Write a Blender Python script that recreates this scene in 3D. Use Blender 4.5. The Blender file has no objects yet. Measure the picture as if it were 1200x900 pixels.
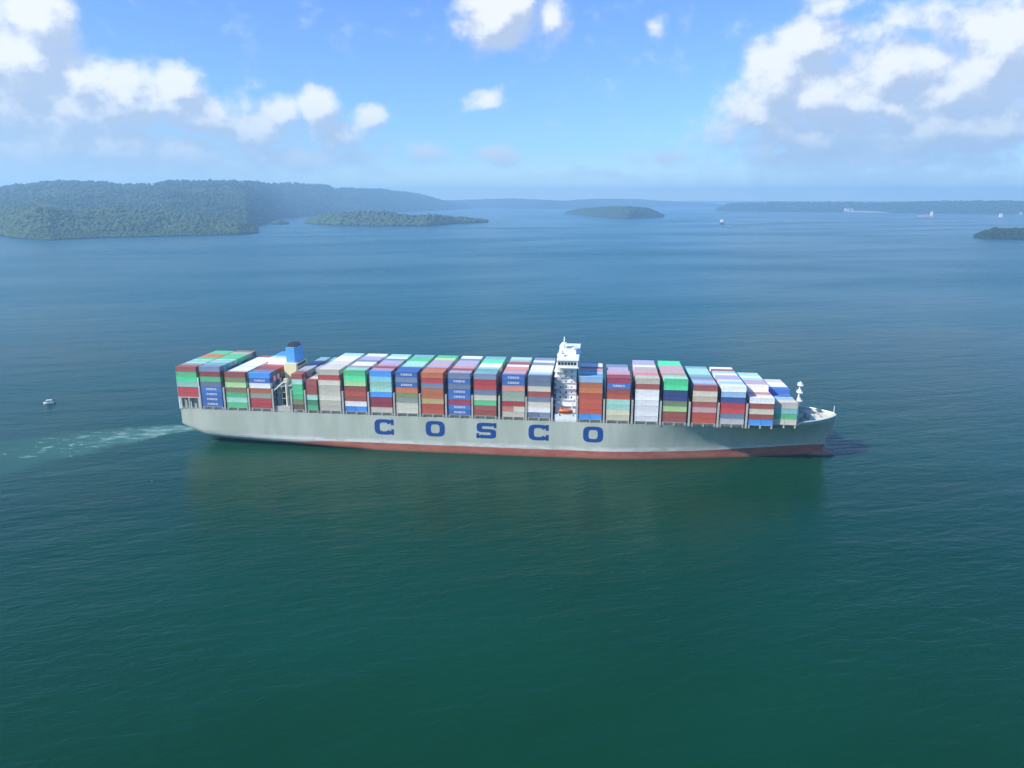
import bpy, bmesh, math, random
import numpy as np
from mathutils import Vector, Matrix, noise as mnoise

random.seed(7)
R = math.radians
sc = bpy.context.scene
COL = sc.collection

# ------------------------------------------------------------------ camera
CAM_H, FPX, HOR = 136.0, 850.0, 234.5
PITCH = math.atan((450 - HOR) / FPX)
cam_d = bpy.data.cameras.new('camera')
cam = bpy.data.objects.new('camera', cam_d)
COL.objects.link(cam)
cam.location = (0, 0, CAM_H)
cam.rotation_euler = (R(90) - PITCH, 0, 0)
cam_d.sensor_width = 36
cam_d.lens = FPX * 36 / 1200
cam_d.clip_start = 1
cam_d.clip_end = 200000
sc.camera = cam

SUN = Vector((-0.74, -0.32, 0.62)).normalized()      # direction towards the sun
SUN_EL = math.asin(SUN.z)
SUN_AZ = math.atan2(SUN.x, SUN.y)

def ray(px, py):
    """direction in the world of a point of the photograph"""
    a, b = (px - 600) / FPX, (450 - py) / FPX
    cp, sp = math.cos(PITCH), math.sin(PITCH)
    return Vector((a, cp + b * sp, b * cp - sp))

def onwater(px, py, z=0.0):
    d = ray(px, py)
    k = (z - CAM_H) / d.z
    return Vector((d.x * k, d.y * k, z))

# ------------------------------------------------------------------ world
W = bpy.data.worlds.new('World')
sc.world = W
W.use_nodes = True
nt = W.node_tree
nt.nodes.clear()
class G:
    """small helper to write node trees"""
    def __init__(s, nt): s.nt = nt
    def n(s, t, **k):
        nd = s.nt.nodes.new(t)
        for a, b in k.items(): setattr(nd, a, b)
        return nd
    def put(s, sock, v):
        if isinstance(v, bpy.types.NodeSocket): s.nt.links.new(v, sock)
        else: sock.default_value = v
    def m(s, op, a, b=0.0, c=0.0, clamp=False):
        nd = s.n('ShaderNodeMath', operation=op, use_clamp=clamp)
        s.put(nd.inputs[0], a); s.put(nd.inputs[1], b)
        if op in ('MULTIPLY_ADD', 'SMOOTH_MAX', 'SMOOTH_MIN'): s.put(nd.inputs[2], c)
        return nd.outputs[0]
    def v(s, op, a, b=(0, 0, 0)):
        nd = s.n('ShaderNodeVectorMath', operation=op)
        s.put(nd.inputs[0], a)
        if op == 'SCALE': s.put(nd.inputs[3], b)
        elif op != 'LENGTH': s.put(nd.inputs[1], b)
        return nd.outputs[1] if op == 'LENGTH' else nd.outputs[0]
    def rng(s, x, a, b, c=0.0, d=1.0, smooth=True):
        nd = s.n('ShaderNodeMapRange')
        nd.interpolation_type = 'SMOOTHSTEP' if smooth else 'LINEAR'
        for i, q in enumerate((x, a, b, c, d)): s.put(nd.inputs[i], q)
        return nd.outputs[0]
    def mix(s, f, a, b, blend='MIX'):
        nd = s.n('ShaderNodeMix', data_type='RGBA', blend_type=blend)
        s.put(nd.inputs[0], f)
        s.put(nd.inputs[6], a if isinstance(a, bpy.types.NodeSocket) else (*a, 1))
        s.put(nd.inputs[7], b if isinstance(b, bpy.types.NodeSocket) else (*b, 1))
        return nd.outputs[2]
    def noise(s, vec, scale, detail=4, rough=0.5, dist=0.0, col=False):
        nd = s.n('ShaderNodeTexNoise')
        s.put(nd.inputs['Vector'], vec)
        nd.inputs['Scale'].default_value = scale
        nd.inputs['Detail'].default_value = detail
        nd.inputs['Roughness'].default_value = rough
        nd.inputs['Distortion'].default_value = dist
        return nd.outputs['Color' if col else 'Fac']

g = G(nt)
SKY_STRENGTH = 0.13
sky = g.n('ShaderNodeTexSky', sky_type='NISHITA')
sky.sun_disc = False
sky.sun_elevation = SUN_EL
sky.sun_rotation = SUN_AZ
sky.altitude = 100
sky.air_density = 1.0
sky.dust_density = 0.0
sky.ozone_density = 3.0

tc = g.n('ShaderNodeTexCoord')
sep = g.n('ShaderNodeSeparateXYZ'); g.put(sep.inputs[0], tc.outputs['Generated'])
az = g.m('ARCTAN2', sep.outputs[0], sep.outputs[1])
el = g.m('ARCSINE', sep.outputs[2])
tint = g.mix(g.rng(el, .03, .24), (.47, .655, .90), (.55, .71, 1.06))
tint = g.mix(g.rng(el, .07, .0), tint, (.70, .80, .90))
tint = g.mix(g.rng(el, .245, .36), tint, (.10, .56, 1.15))
skycol = g.mix(1.0, sky.outputs[0], tint, 'MULTIPLY')
uv = g.n('ShaderNodeCombineXYZ'); g.put(uv.inputs[0], az); g.put(uv.inputs[1], el)
uv = uv.outputs[0]
# cumulus banks: centre in photo pixels, half sizes in pixels, strength
BL = [(45, 30, 36, 38, 1.0), (20, 75, 55, 50, 1.0), (95, 92, 40, 32, .85), (60, 130, 130, 50, .75), (150, 120, 70, 42, .9), (207, 105, 34, 26, 1.0),
      (235, 140, 60, 30, .75), (300, 150, 60, 30, .7), (330, 130, 26, 22, .8), (372, 130, 26, 24, 1.0), (395, 155, 50, 28, .7), (433, 137, 24, 18, .75),
      (100, 178, 230, 34, .75), (330, 185, 160, 24, .58), (495, 178, 40, 14, .5), (583, 184, 34, 13, .7),
      (583, 18, 50, 34, 1.0), (648, 22, 26, 32, .7), (568, 117, 28, 13, .62), (765, 28, 18, 18, .5),
      (945, 48, 42, 26, .95), (915, 92, 48, 44, 1.0), (960, 110, 70, 40, 1.0), (1000, 120, 60, 28, .85), (880, 130, 50, 40, .75), (1040, 125, 40, 18, .8),
      (960, 155, 140, 30, .78), (1100, 150, 130, 42, .8), (1010, 62, 55, 38, .55), (1100, 25, 80, 30, .52), (1180, 52, 50, 48, 1.05), (1160, 80, 60, 26, .8), (975, 8, 40, 18, .5),
      (1180, 150, 60, 30, .8), (1000, 190, 220, 30, .6), (780, 188, 60, 14, .45), (1150, 190, 100, 24, .55), (400, 26, 30, 14, .15),
      (1060, 82, 70, 46, .82), (1120, 105, 90, 44, .85), (120, 200, 260, 26, .7), (1040, 210, 260, 20, .6), (700, 205, 120, 10, .4),
      (-120, 100, 140, 70, .9), (1320, 110, 120, 60, .9)]
def cloud_density(uv, detail):
    warp = g.noise(uv, 16, 3, .5, col=True)
    wv = g.v('SCALE', g.v('SUBTRACT', warp, (.5, .5, .5)), 0.030)
    p = g.v('ADD', uv, wv)
    acc = None
    for (x, y, rx, ry, s_) in BL:
        d = ray(x, y).normalized()
        c = (math.atan2(d.x, d.y), math.asin(d.z), 0)
        q = g.v('DIVIDE', g.v('SUBTRACT', p, c), (rx * 1.28 / FPX, ry * 1.34 / FPX, 1))
        f = g.m('MULTIPLY', g.m('SUBTRACT', 1.0, g.v('LENGTH', q), clamp=True), s_ * 1.42)
        acc = f if acc is None else g.m('SMOOTH_MAX', acc, f, 0.14)
    # clouds outside the picture: loose banks all round and overhead
    far = g.m('MULTIPLY', g.rng(g.m('ABSOLUTE', az), .66, .95), g.rng(g.noise(uv, 2.4, 3), .46, .72, 0, .8))
    high = g.m('MULTIPLY', g.rng(el, .30, .5), g.rng(g.noise(uv, 3.1, 3), .56, .8, 0, .3))
    acc = g.m('MAXIMUM', acc, g.m('MAXIMUM', far, high))
    st = g.v('MULTIPLY', uv, (1, 1.25, 1))
    big = g.noise(st, 26, detail, .62)
    return g.m('ADD', acc, g.m('MULTIPLY', g.m('SUBTRACT', big, .5), 1.25))
D1 = cloud_density(uv, 7)
D2 = cloud_density(g.v('ADD', uv, (-.012, .022, 0)), 6)      # sampled a little towards the sun
alpha = g.m('MULTIPLY', g.rng(D1, .12, .80), g.rng(el, .0, .06, .35, .93))
lit = g.rng(g.m('SUBTRACT', D1, D2), -.20, .42)
core = g.rng(D1, .40, 1.05)
ccol = g.mix(lit, (2.7, 3.25, 4.2), (5.3, 5.4, 5.4))
ccol = g.mix(g.m('MULTIPLY', g.rng(el, .13, .03), .75), ccol, (2.1, 2.95, 4.1))
final = g.mix(alpha, skycol, ccol)
bg = g.n('ShaderNodeBackground'); g.put(bg.inputs[0], final); bg.inputs[1].default_value = SKY_STRENGTH
out = g.n('ShaderNodeOutputWorld'); nt.links.new(bg.outputs[0], out.inputs[0])

# ------------------------------------------------------------------ sun, exposure
sd = bpy.data.lights.new('sun', 'SUN')
sd.energy = 4.6; sd.angle = R(0.53); sd.color = (1.0, .965, .90)
so = bpy.data.objects.new('sun', sd); COL.objects.link(so)
so.rotation_euler = (-SUN).to_track_quat('-Z', 'Y').to_euler()
so.location = (-300, -300, 600)
sc.view_settings.view_transform = 'Standard'
sc.view_settings.look = 'None'
sc.view_settings.exposure = 0.6
sc.view_settings.gamma = 1.0
sc.view_settings.use_curve_mapping = False
sc.render.engine = 'CYCLES'
sc.cycles.use_denoising = True
sc.cycles.max_bounces = 6
sc.cycles.volume_bounces = 1
sc.cycles.volume_step_rate = 20

# ------------------------------------------------------------------ helpers
def tag(o, label=None, cat=None, group=None, kind=None):
    if label: o['label'] = label
    if cat: o['category'] = cat
    if group: o['group'] = group
    if kind: o['kind'] = kind
    return o

def empty(name, loc=(0, 0, 0), rz=0.0):
    o = bpy.data.objects.new(name, None)
    COL.objects.link(o); o.location = loc; o.rotation_euler = (0, 0, rz)
    o.empty_display_size = 1
    return o

class MB:
    def __init__(s): s.v = []; s.f = []; s.mi = []
    def add(s, vs, fs, mi=0):
        k = len(s.v); s.v += [tuple(p) for p in vs]
        s.f += [tuple(i + k for i in f) for f in fs]; s.mi += [mi] * len(fs)
    def box(s, x0, x1, y0, y1, z0, z1, mi=0):
        s.add([(x0, y0, z0), (x1, y0, z0), (x1, y1, z0), (x0, y1, z0), (x0, y0, z1), (x1, y0, z1), (x1, y1, z1), (x0, y1, z1)],
              [(0, 3, 2, 1), (4, 5, 6, 7), (0, 1, 5, 4), (1, 2, 6, 5), (2, 3, 7, 6), (3, 0, 4, 7)], mi)
    def bar(s, a, b, r=0.2, n=6, r2=None, mi=0):
        a, b = Vector(a), Vector(b); r2 = r if r2 is None else r2
        d = (b - a).normalized(); u = d.orthogonal().normalized(); w = d.cross(u)
        vs = []
        for p, q in ((a, r), (b, r2)):
            for i in range(n):
                t = 2 * math.pi * (i + .5) / n
                vs.append(p + u * math.cos(t) * q + w * math.sin(t) * q)
        fs = [(i, (i + 1) % n, n + (i + 1) % n, n + i) for i in range(n)] + [tuple(range(n))[::-1], tuple(range(n, 2 * n))]
        s.add(vs, fs, mi)
    def prism(s, pts, y0, y1, mi=0):
        """polygon in x,z pushed along y"""
        n = len(pts)
        s.add([(x, y0, z) for x, z in pts] + [(x, y1, z) for x, z in pts],
              [tuple(range(n)), tuple(range(2 * n - 1, n - 1, -1))] + [(i, n + i, n + (i + 1) % n, (i + 1) % n) for i in range(n)], mi)
    def mesh(s, name, mats):
        me = bpy.data.meshes.new(name); me.from_pydata(s.v, [], s.f)
        for m in (mats if isinstance(mats, (list, tuple)) else [mats]): me.materials.append(m)
        me.polygons.foreach_set('material_index', s.mi)
        bm = bmesh.new(); bm.from_mesh(me); bmesh.ops.recalc_face_normals(bm, faces=bm.faces); bm.to_mesh(me); bm.free()
        me.update(); return me
    def build(s, name, mats, parent=None, smooth=False, loc=None):
        me = s.mesh(name, mats)
        if smooth: me.shade_smooth()
        o = bpy.data.objects.new(name, me); COL.objects.link(o)
        if parent: o.parent = parent
        if loc: o.location = loc
        return o

def mat(name, col, rough=.6, var=.12, scale=.6, metal=0.0, bump=0.0, dirt=None, dirt_amt=.0):
    m = bpy.data.materials.new(name); m.use_nodes = True
    q = G(m.node_tree); b = m.node_tree.nodes['Principled BSDF']
    t = q.n('ShaderNodeTexCoord').outputs['Object']
    n1 = q.noise(t, scale, 5, .6)
    k = q.rng(n1, .3, .7, 1 - var, 1 + var, False)
    if name.startswith('container_'): k = q.m('MULTIPLY', k, q.rng(q.n('ShaderNodeObjectInfo').outputs['Random'], 0, 1, .78, 1.16, False))
    c = q.v('SCALE', col, k)
    if dirt:
        n2 = q.noise(q.v('MULTIPLY', t, (1, 1, .35)), scale * 1.7, 6, .65)
        c = q.mix(q.rng(n2, .55, .75, 0, dirt_amt), c, dirt)
    q.put(b.inputs['Base Color'], c)
    b.inputs['Roughness'].default_value = rough
    b.inputs['Metallic'].default_value = metal
    if bump:
        bn = q.n('ShaderNodeBump'); bn.inputs['Strength'].default_value = bump; bn.inputs['Distance'].default_value = .1
        q.put(bn.inputs['Height'], n1); q.put(b.inputs['Normal'], bn.outputs[0])
    return m

# ------------------------------------------------------------------ water
def make_water():
    m = bpy.data.materials.new('lake_water'); m.use_nodes = True
    q = G(m.node_tree); b = m.node_tree.nodes['Principled BSDF']
    pos = q.n('ShaderNodeNewGeometry').outputs['Position']
    rot = q.n('ShaderNodeVectorRotate'); q.put(rot.inputs['Vector'], pos)
    rot.rotation_type = 'Z_AXIS'; rot.inputs['Angle'].default_value = R(-14)
    P = rot.outputs[0]
    streak = q.noise(q.v('MULTIPLY', P, (.0011, .0032, 0)), 1.0, 5, .55, .3)
    patch = q.noise(q.v('MULTIPLY', P, (.0042, .0066, 0)), 1.0, 4, .55, .2)
    c = q.mix(q.rng(patch, .35, .68), (.0018, .033, .010), (.0025, .044, .016))
    c = q.mix(q.rng(streak, .42, .66), c, (.0016, .048, .026))
    # blue of the reflected sky painted into the water colour, growing beyond the ship
    sp = q.n('ShaderNodeSeparateXYZ'); q.put(sp.inputs[0], pos)
    far_sky_blue = q.rng(q.m('ADD', sp.outputs[1], q.m('MULTIPLY', q.m('SUBTRACT', streak, .5), 900)), 330, 1150)
    c = q.mix(q.m('MULTIPLY', far_sky_blue, .9), c, (.001, .086, .100))
    # scattered small foam flecks
    vor = q.n('ShaderNodeTexVoronoi'); q.put(vor.inputs['Vector'], q.v('MULTIPLY', P, (1, 1, 0))); vor.inputs['Scale'].default_value = .055
    vor.inputs['Randomness'].default_value = 1.0
    sepc = q.n('ShaderNodeSeparateColor'); q.put(sepc.inputs[0], vor.outputs['Color'])
    fleck = q.m('MULTIPLY', q.rng(vor.outputs['Distance'], .026, .012), q.m('GREATER_THAN', sepc.outputs[0], .90))
    c = q.mix(q.m('MULTIPLY', fleck, .55), c, (.42, .5, .48))
    q.put(b.inputs['Base Color'], c)
    b.inputs['IOR'].default_value = 1.24; b.inputs['Specular Tint'].default_value = (.0, .85, .95, 1)
    rg = q.rng(streak, .35, .7, .17, .30)
    q.put(b.inputs['Roughness'], rg)
    # waves: chop, ripples, long swell
    w1 = q.noise(q.v('MULTIPLY', P, (.10, .26, .1)), 1.0, 4, .6, .4)
    w2 = q.noise(q.v('MULTIPLY', P, (.45, .95, .3)), 1.0, 3, .6, .2)
    w3 = q.noise(q.v('MULTIPLY', P, (.016, .05, .02)), 1.0, 3, .5, .3)
    h = q.m('ADD', q.m('MULTIPLY', w1, 1.15), q.m('ADD', q.m('MULTIPLY', w2, .22), q.m('MULTIPLY', w3, 2.4)))
    bn = q.n('ShaderNodeBump'); bn.inputs['Distance'].default_value = 1.0
    q.put(bn.inputs['Strength'], q.m('MULTIPLY', q.rng(streak, .35, .68, .30, .52), q.rng(sp.outputs[1], 350, 1800, 1.0, 2.6)))
    q.put(bn.inputs['Height'], h); q.put(b.inputs['Normal'], bn.outputs[0])
    return m
M_WATER = make_water()
wb = MB()
wb.add([(-90000, -6000, 0), (90000, -6000, 0), (90000, 120000, 0), (-90000, 120000, 0)], [(0, 1, 2, 3)])
tag(wb.build('water', M_WATER), 'teal green lake water with light wind ripples around the container ship', 'water', kind='structure')

# ------------------------------------------------------------------ haze
hz = MB(); hz.box(-15000, 15000, -1500, 19000, -1, 420)
hm = bpy.data.materials.new('haze'); hm.use_nodes = True
hn = hm.node_tree; hn.nodes.clear()
pv = hn.nodes.new('ShaderNodeVolumePrincipled'); ho = hn.nodes.new('ShaderNodeOutputMaterial')
pv.inputs['Color'].default_value = (.47, .77, 1.0, 1)
pv.inputs['Density'].default_value = 1.2e-4
pv.inputs['Anisotropy'].default_value = 0.2
hn.links.new(pv.outputs[0], ho.inputs['Volume'])
tag(hz.build('haze', hm), 'pale blue haze over the lake fading the far shores', 'haze', kind='stuff')

# ------------------------------------------------------------------ land
def leaf_mat(name, a, b_, scale=.02):
    m = bpy.data.materials.new(name); m.use_nodes = True
    q = G(m.node_tree); b = m.node_tree.nodes['Principled BSDF']
    pos = q.n('ShaderNodeNewGeometry').outputs['Position']
    n1 = q.noise(pos, scale, 5, .65); n2 = q.noise(pos, scale * 9, 3, .6)
    c = q.mix(q.rng(n1, .35, .65), a, b_)
    c = q.mix(q.rng(n2, .4, .7, 0, .35), c, tuple(x * 1.7 for x in b_))
    q.put(b.inputs['Base Color'], c); b.inputs['Roughness'].default_value = .85
    b.inputs['Specular IOR Level'].default_value = .15
    bn = q.n('ShaderNodeBump'); bn.inputs['Strength'].default_value = .4; bn.inputs['Distance'].default_value = 2
    q.put(bn.inputs['Height'], n2); q.put(b.inputs['Normal'], bn.outputs[0])
    return m
M_WOOD = leaf_mat('forest_green', (.028, .048, .014), (.042, .070, .020), .012)
M_WOOD2 = leaf_mat('forest_cloud_shade', (.012, .028, .014), (.022, .042, .018), .012)  # cloud shade over the right islet painted into the leaf colour
M_WOOD3 = leaf_mat('shore_green', (.042, .068, .018), (.062, .094, .028), .015)
M_SOIL = mat('bank_earth', (.16, .13, .09), .9, .3, .02)

def interp(tab, x):
    return float(np.interp(x, [t[0] for t in tab], [t[1] for t in tab]))

def landmass(name, shore_near, depth, ridge, label, forest_label, wood, fname='forest', cell=None, crowns=0, csize=7.0, rfrac=.6, rough=14.0, seed=0, land_mat=None):
    """shore_near: (px, py) table of the near waterline; depth: far side distance beyond the shore in m (table over px);
    ridge: (px, py) table of the skyline.  The sheet is a real hill whose height runs up to the ridge and down again."""
    x0, x1 = shore_near[0][0], shore_near[-1][0]
    nx = max(30, int((x1 - x0) / (cell or 2.5))); ny = 26
    rnd = random.Random(seed)
    V = np.zeros((ny + 1, nx + 1, 3))
    def surf(px, v):
        ys = interp(shore_near, px)
        A = onwater(px, ys)
        ln = math.hypot(A.x, A.y); ux, uy = A.x / ln, A.y / ln
        dp = interp(depth, px)
        ed = min(1.0, (px - x0) / 18.0, (x1 - px) / 18.0) if x1 < 1200 and x0 > 0 else min(1.0, (x1 - px) / 18.0 if x1 < 1200 else 1, (px - x0) / 18.0 if x0 > 0 else 1)
        ed = max(0.0, ed)
        D = ln + dp * v
        X, Y = ux * D, uy * D
        d = ray(px, interp(ridge, px)); el_ = d.z / math.hypot(d.x, d.y)
        Dr = ln + dp * rfrac
        hr = max(2.0, CAM_H + Dr * el_)
        if v < rfrac: t = v / rfrac; s_ = t ** .75 * (1 - .0 * t)
        else: t = (1 - v) / (1 - rfrac); s_ = t ** .6
        nz = mnoise.fractal(Vector((X / 420, Y / 420, seed)), 1.0, 2.0, 4)
        n2 = mnoise.fractal(Vector((X / 110, Y / 110, seed + 5)), 1.0, 2.0, 3)
        h = hr * s_ + (nz * rough * 1.2 + n2 * rough * .45) * min(1, s_ * 3) * (0.35 if abs(v - rfrac) < .12 else 1)
        return X, Y, max(h * (ed ** .5), 0.3 if 0 < v < 1 and ed > 0 else -1.0)
    for j in range(ny + 1):
        for i in range(nx + 1):
            V[j, i] = surf(x0 + (x1 - x0) * i / nx, (j / ny))
    vs = V.reshape(-1, 3).tolist()
    w_ = nx + 1
    fs = [(j * w_ + i, j * w_ + i + 1, (j + 1) * w_ + i + 1, (j + 1) * w_ + i) for j in range(ny) for i in range(nx)]
    me = bpy.data.meshes.new(name); me.from_pydata(vs, [], fs); me.materials.append(land_mat or wood); me.shade_smooth()
    o = bpy.data.objects.new(name, me); COL.objects.link(o)
    tag(o, label, 'land', kind='structure')
    if crowns:
        # tree crowns as lumpy half balls on short stems, denser by the shore
        base = bmesh.new(); bmesh.ops.create_icosphere(base, subdivisions=1, radius=1)
        bv = np.array([v.co[:] for v in base.verts]); bf = np.array([[v.index for v in f.verts] for f in base.faces]); base.free()
        n = crowns; AV = []; AF = []; k = 0
        rs = np.random.RandomState(seed + 1)
        for c in range(n):
            px = rnd.uniform(x0 + 1, x1 - 1)
            v = (rnd.random() ** 2.2) * .98 if rnd.random() < .8 else rnd.random() * .75
            X, Y, h = surf(px, v)
            dist = math.hypot(X, Y)
            s_ = csize * rnd.uniform(.6, 1.25) * (1 + (dist > 3200) * .6 + v * .5)
            if h < -.5: continue
            sc_ = np.array([s_ * rnd.uniform(.8, 1.2), s_ * rnd.uniform(.8, 1.2), s_ * rnd.uniform(.5, .8)])
            vv = bv * sc_ * (1 + (rs.rand(len(bv), 1) - .5) * .5)
            vv += np.array([X, Y, h + s_ * .35])
            AV.append(vv); AF.append(bf + k); k += len(bv)
        av = np.concatenate(AV); af = np.concatenate(AF)
        me = bpy.data.meshes.new(fname)
        me.vertices.add(len(av)); me.vertices.foreach_set('co', av.ravel())
        me.loops.add(af.size); me.loops.foreach_set('vertex_index', af.ravel().astype(np.int32))
        me.polygons.add(len(af)); me.polygons.foreach_set('loop_start', np.arange(0, af.size, 3, dtype=np.int32))
        me.update(calc_edges=True); me.validate()
        me.materials.append(wood)
        fo = bpy.data.objects.new(fname, me); COL.objects.link(fo)
        tag(fo, forest_label, 'forest', kind='stuff')
    return o

# big wooded shore at the left: near spit and the hills behind
landmass('hills', [(-160, 272), (0, 272), (100, 272), (200, 271), (290, 268), (312, 262), (330, 256), (360, 254), (400, 251.5), (480, 248), (525, 246), (560, 244)],
         [(-160, 4000), (300, 3900), (340, 3300), (500, 2600), (560, 1500)],
         [(-160, 228), (0, 221), (30, 217), (70, 213), (128, 213), (150, 217), (188, 216), (202, 212), (300, 212.5), (320, 216), (350, 214), (385, 217), (395, 221), (440, 221), (480, 225), (500, 229), (520, 235), (545, 239), (560, 243)],
         'long wooded hills rising behind the left shore', 'rainforest covering the long hills behind the left shore', M_WOOD, 'hill_forest', crowns=20000, csize=6.0, rough=24, seed=3)
landmass('headland', [(-160, 270), (-30, 272), (0, 276), (18, 279), (60, 281.5), (120, 279), (180, 277.5), (240, 276), (280, 275), (302, 273)],
         [(-160, 900), (150, 900), (240, 620), (302, 200)],
         [(-160, 242), (0, 247), (50, 243), (90, 250), (140, 246), (200, 252), (240, 255), (270, 260), (302, 266)],
         'low wooded headland in front of the left hills', 'broadleaf trees crowding the waterline of the left headland', M_WOOD3, 'shore_forest', crowns=11000, csize=5.5, rough=20, rfrac=.55, seed=11)
landmass('island', [(358, 262), (400, 264.5), (450, 265), (500, 265), (530, 262.5), (572, 260.5)],
         [(358, 150), (420, 420), (500, 380), (572, 90)],
         [(358, 258), (380, 254), (410, 250), (455, 250), (480, 254), (510, 254), (545, 257), (572, 259.5)],
         'narrow green island right of the left headland', 'trees on the narrow green island right of the headland', M_WOOD3, 'island_trees', cell=1.5, crowns=1600, csize=8, rough=5, rfrac=.5, seed=21)
landmass('islet', [(318, 262.5), (326, 263), (338, 262.5)], [(318, 60), (338, 60)], [(318, 260.5), (326, 258.5), (338, 260.5)],
         'tiny islet in the inlet between headland and narrow island', 'bushes on the tiny islet in the inlet', M_WOOD3, 'islet_trees', crowns=120, csize=6, rough=2, rfrac=.5, seed=25)
landmass('island', [(662, 250.5), (690, 253), (735, 256.5), (778, 254.5)],
         [(662, 220), (690, 430), (710, 520), (730, 520), (750, 430), (778, 220)],
         [(662, 247), (680, 245), (695, 243.8), (710, 243), (722, 242.8), (735, 243.2), (748, 244.2), (762, 246), (778, 250)],
         'small wooded island in mid lake right of centre', 'trees on the small mid lake island', M_WOOD, 'island_trees', cell=2, crowns=2600, csize=6.5, rough=13, rfrac=.5, seed=31)
landmass('far_shore', [(500, 245), (560, 244), (640, 245), (700, 243.5), (800, 242.5), (850, 243)],
         [(500, 3000), (850, 2500)],
         [(500, 235), (560, 233.5), (600, 232), (660, 235), (700, 232.5), (745, 233), (790, 236), (830, 237.5), (850, 238)],
         'hazy low shore on the horizon behind the mid lake island', None, M_WOOD, rough=10, seed=41)
landmass('far_shore', [(838, 247), (900, 248), (960, 248.5), (1040, 249.5), (1100, 250), (1200, 251), (1360, 253)],
         [(838, 900), (900, 2500), (1360, 2600)],
         [(838, 243), (850, 239), (900, 237.5), (990, 237.5), (1045, 238), (1100, 236.5), (1200, 236), (1360, 236)],
         'hazy flat shore along the right horizon', 'hazy trees along the flat right shore', M_WOOD, 'far_forest', crowns=4000, csize=9, rough=7, rfrac=.35, seed=51)
landmass('islet', [(1142, 278.5), (1160, 280), (1200, 280.5), (1300, 281)], [(1142, 120), (1300, 300)],
         [(1142, 276), (1150, 271), (1165, 269.5), (1200, 269), (1300, 269)],
         'cloud-shaded wooded islet cut by the right edge of the photo', 'cloud-shaded trees on the islet at the right edge', M_WOOD2, 'islet_trees', cell=1.5, crowns=1500, csize=4.5, rough=.6, rfrac=.5, seed=61)
# cleared pale ground on the right shore
M_SAND = mat('cleared_earth', (.42, .36, .27), .9, .25, .01)
cb = MB()
A, B_ = onwater(988, 249.2), onwater(1042, 249.8)
nrm = Vector((A.x + B_.x, A.y + B_.y, 0)).normalized()
prof = [(0, .2), (150, 14), (700, 34), (1300, 52), (1500, -1)]
vs = []; N = 18
for i in range(N + 1):
    p = A.lerp(B_, i / N)
    for d_, h_ in prof:
        e = math.sin(math.pi * (i + .01) / (N + .02)) ** .4
        vs.append((p.x + nrm.x * d_, p.y + nrm.y * d_, h_ * e * (.8 + .4 * mnoise.noise(Vector((i * .7, d_ / 200, 2)))) + 4))
L = len(prof)
cb.add(vs, [(i * L + j, (i + 1) * L + j, (i + 1) * L + j + 1, i * L + j + 1) for i in range(N) for j in range(L - 1)])
tag(cb.build('cleared_ground', M_SAND, smooth=True), 'pale cleared ground on the right horizon shore', 'ground', kind='structure')

# ------------------------------------------------------------------ materials of the ship
def hull_mat():
    m = bpy.data.materials.new('hull_paint'); m.use_nodes = True
    q = G(m.node_tree); b = m.node_tree.nodes['Principled BSDF']
    t = q.n('ShaderNodeTexCoord').outputs['Object']
    s = q.n('ShaderNodeSeparateXYZ'); q.put(s.inputs[0], t)
    n1 = q.noise(q.v('MULTIPLY', t, (.12, .12, .03)), 1, 6, .6)
    grey = q.mix(q.rng(n1, .35, .68), (.39, .425, .335), (.46, .495, .40))
    st = q.noise(q.v('MULTIPLY', t, (.55, .55, .04)), 1, 5, .65)
    grey = q.mix(q.rng(st, .58, .74, 0, .22), grey, (.30, .27, .20))
    seam = q.m('LESS_THAN', q.m('FRACT', q.m('MULTIPLY', s.outputs[0], 1 / 11.7)), .018)
    seam2 = q.m('LESS_THAN', q.m('FRACT', q.m('MULTIPLY', s.outputs[2], 1 / 3.9)), .035)
    grey = q.mix(q.m('MULTIPLY', q.m('MAXIMUM', seam, seam2), .22), grey, (.26, .27, .24))
    run = q.noise(q.v('MULTIPLY', t, (.9, .9, .03)), 1, 4, .7)
    grey = q.mix(q.m('MULTIPLY', q.rng(run, .66, .78), q.rng(s.outputs[2], 6, 19, .5, .1)), grey, (.32, .20, .11))
    # pale scuffed strip just over the boot topping
    sc_ = q.noise(q.v('MULTIPLY', t, (.11, .11, .5)), 1, 5, .6)
    strip = q.m('MULTIPLY', q.rng(s.outputs[2], 4.3, 4.8), q.rng(s.outputs[2], 7.6, 5.2))
    grey = q.mix(q.m('MULTIPLY', strip, q.rng(sc_, .38, .56, .15, .85)), grey, (.66, .66, .62))
    n2 = q.noise(q.v('MULTIPLY', t, (.09, .09, .3)), 1, 6, .65)
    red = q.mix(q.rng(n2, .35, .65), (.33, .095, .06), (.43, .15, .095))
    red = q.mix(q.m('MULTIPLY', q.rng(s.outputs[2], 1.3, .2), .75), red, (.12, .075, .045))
    line = q.m('ADD', q.rng(s.outputs[0], -200, -125, 1.0, 4.4), q.rng(s.outputs[0], 60, 130, 0, 1.6))
    k = q.m('GREATER_THAN', s.outputs[2], line)
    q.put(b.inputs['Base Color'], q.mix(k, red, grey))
    b.inputs['Roughness'].default_value = .42
    return m
M_HULL = hull_mat()
M_WHITE = mat('ship_white', (.78, .79, .76), .4, .06, .3, dirt=(.45, .36, .25), dirt_amt=.25)
M_CREAM = mat('deck_cream', (.62, .60, .46), .55, .12, .3, dirt=(.35, .25, .15), dirt_amt=.3)
M_DECK = mat('deck_green', (.30, .36, .28), .7, .2, .25, dirt=(.25, .17, .1), dirt_amt=.5)
M_STEEL = mat('lashing_steel', (.42, .42, .36), .6, .15, .3, dirt=(.22, .13, .08), dirt_amt=.5)
M_DARK = mat('machinery_dark', (.06, .065, .07), .6, .3, .5)
M_GLASS = mat('window_glass', (.03, .045, .055), .1, .1, .5)
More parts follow.
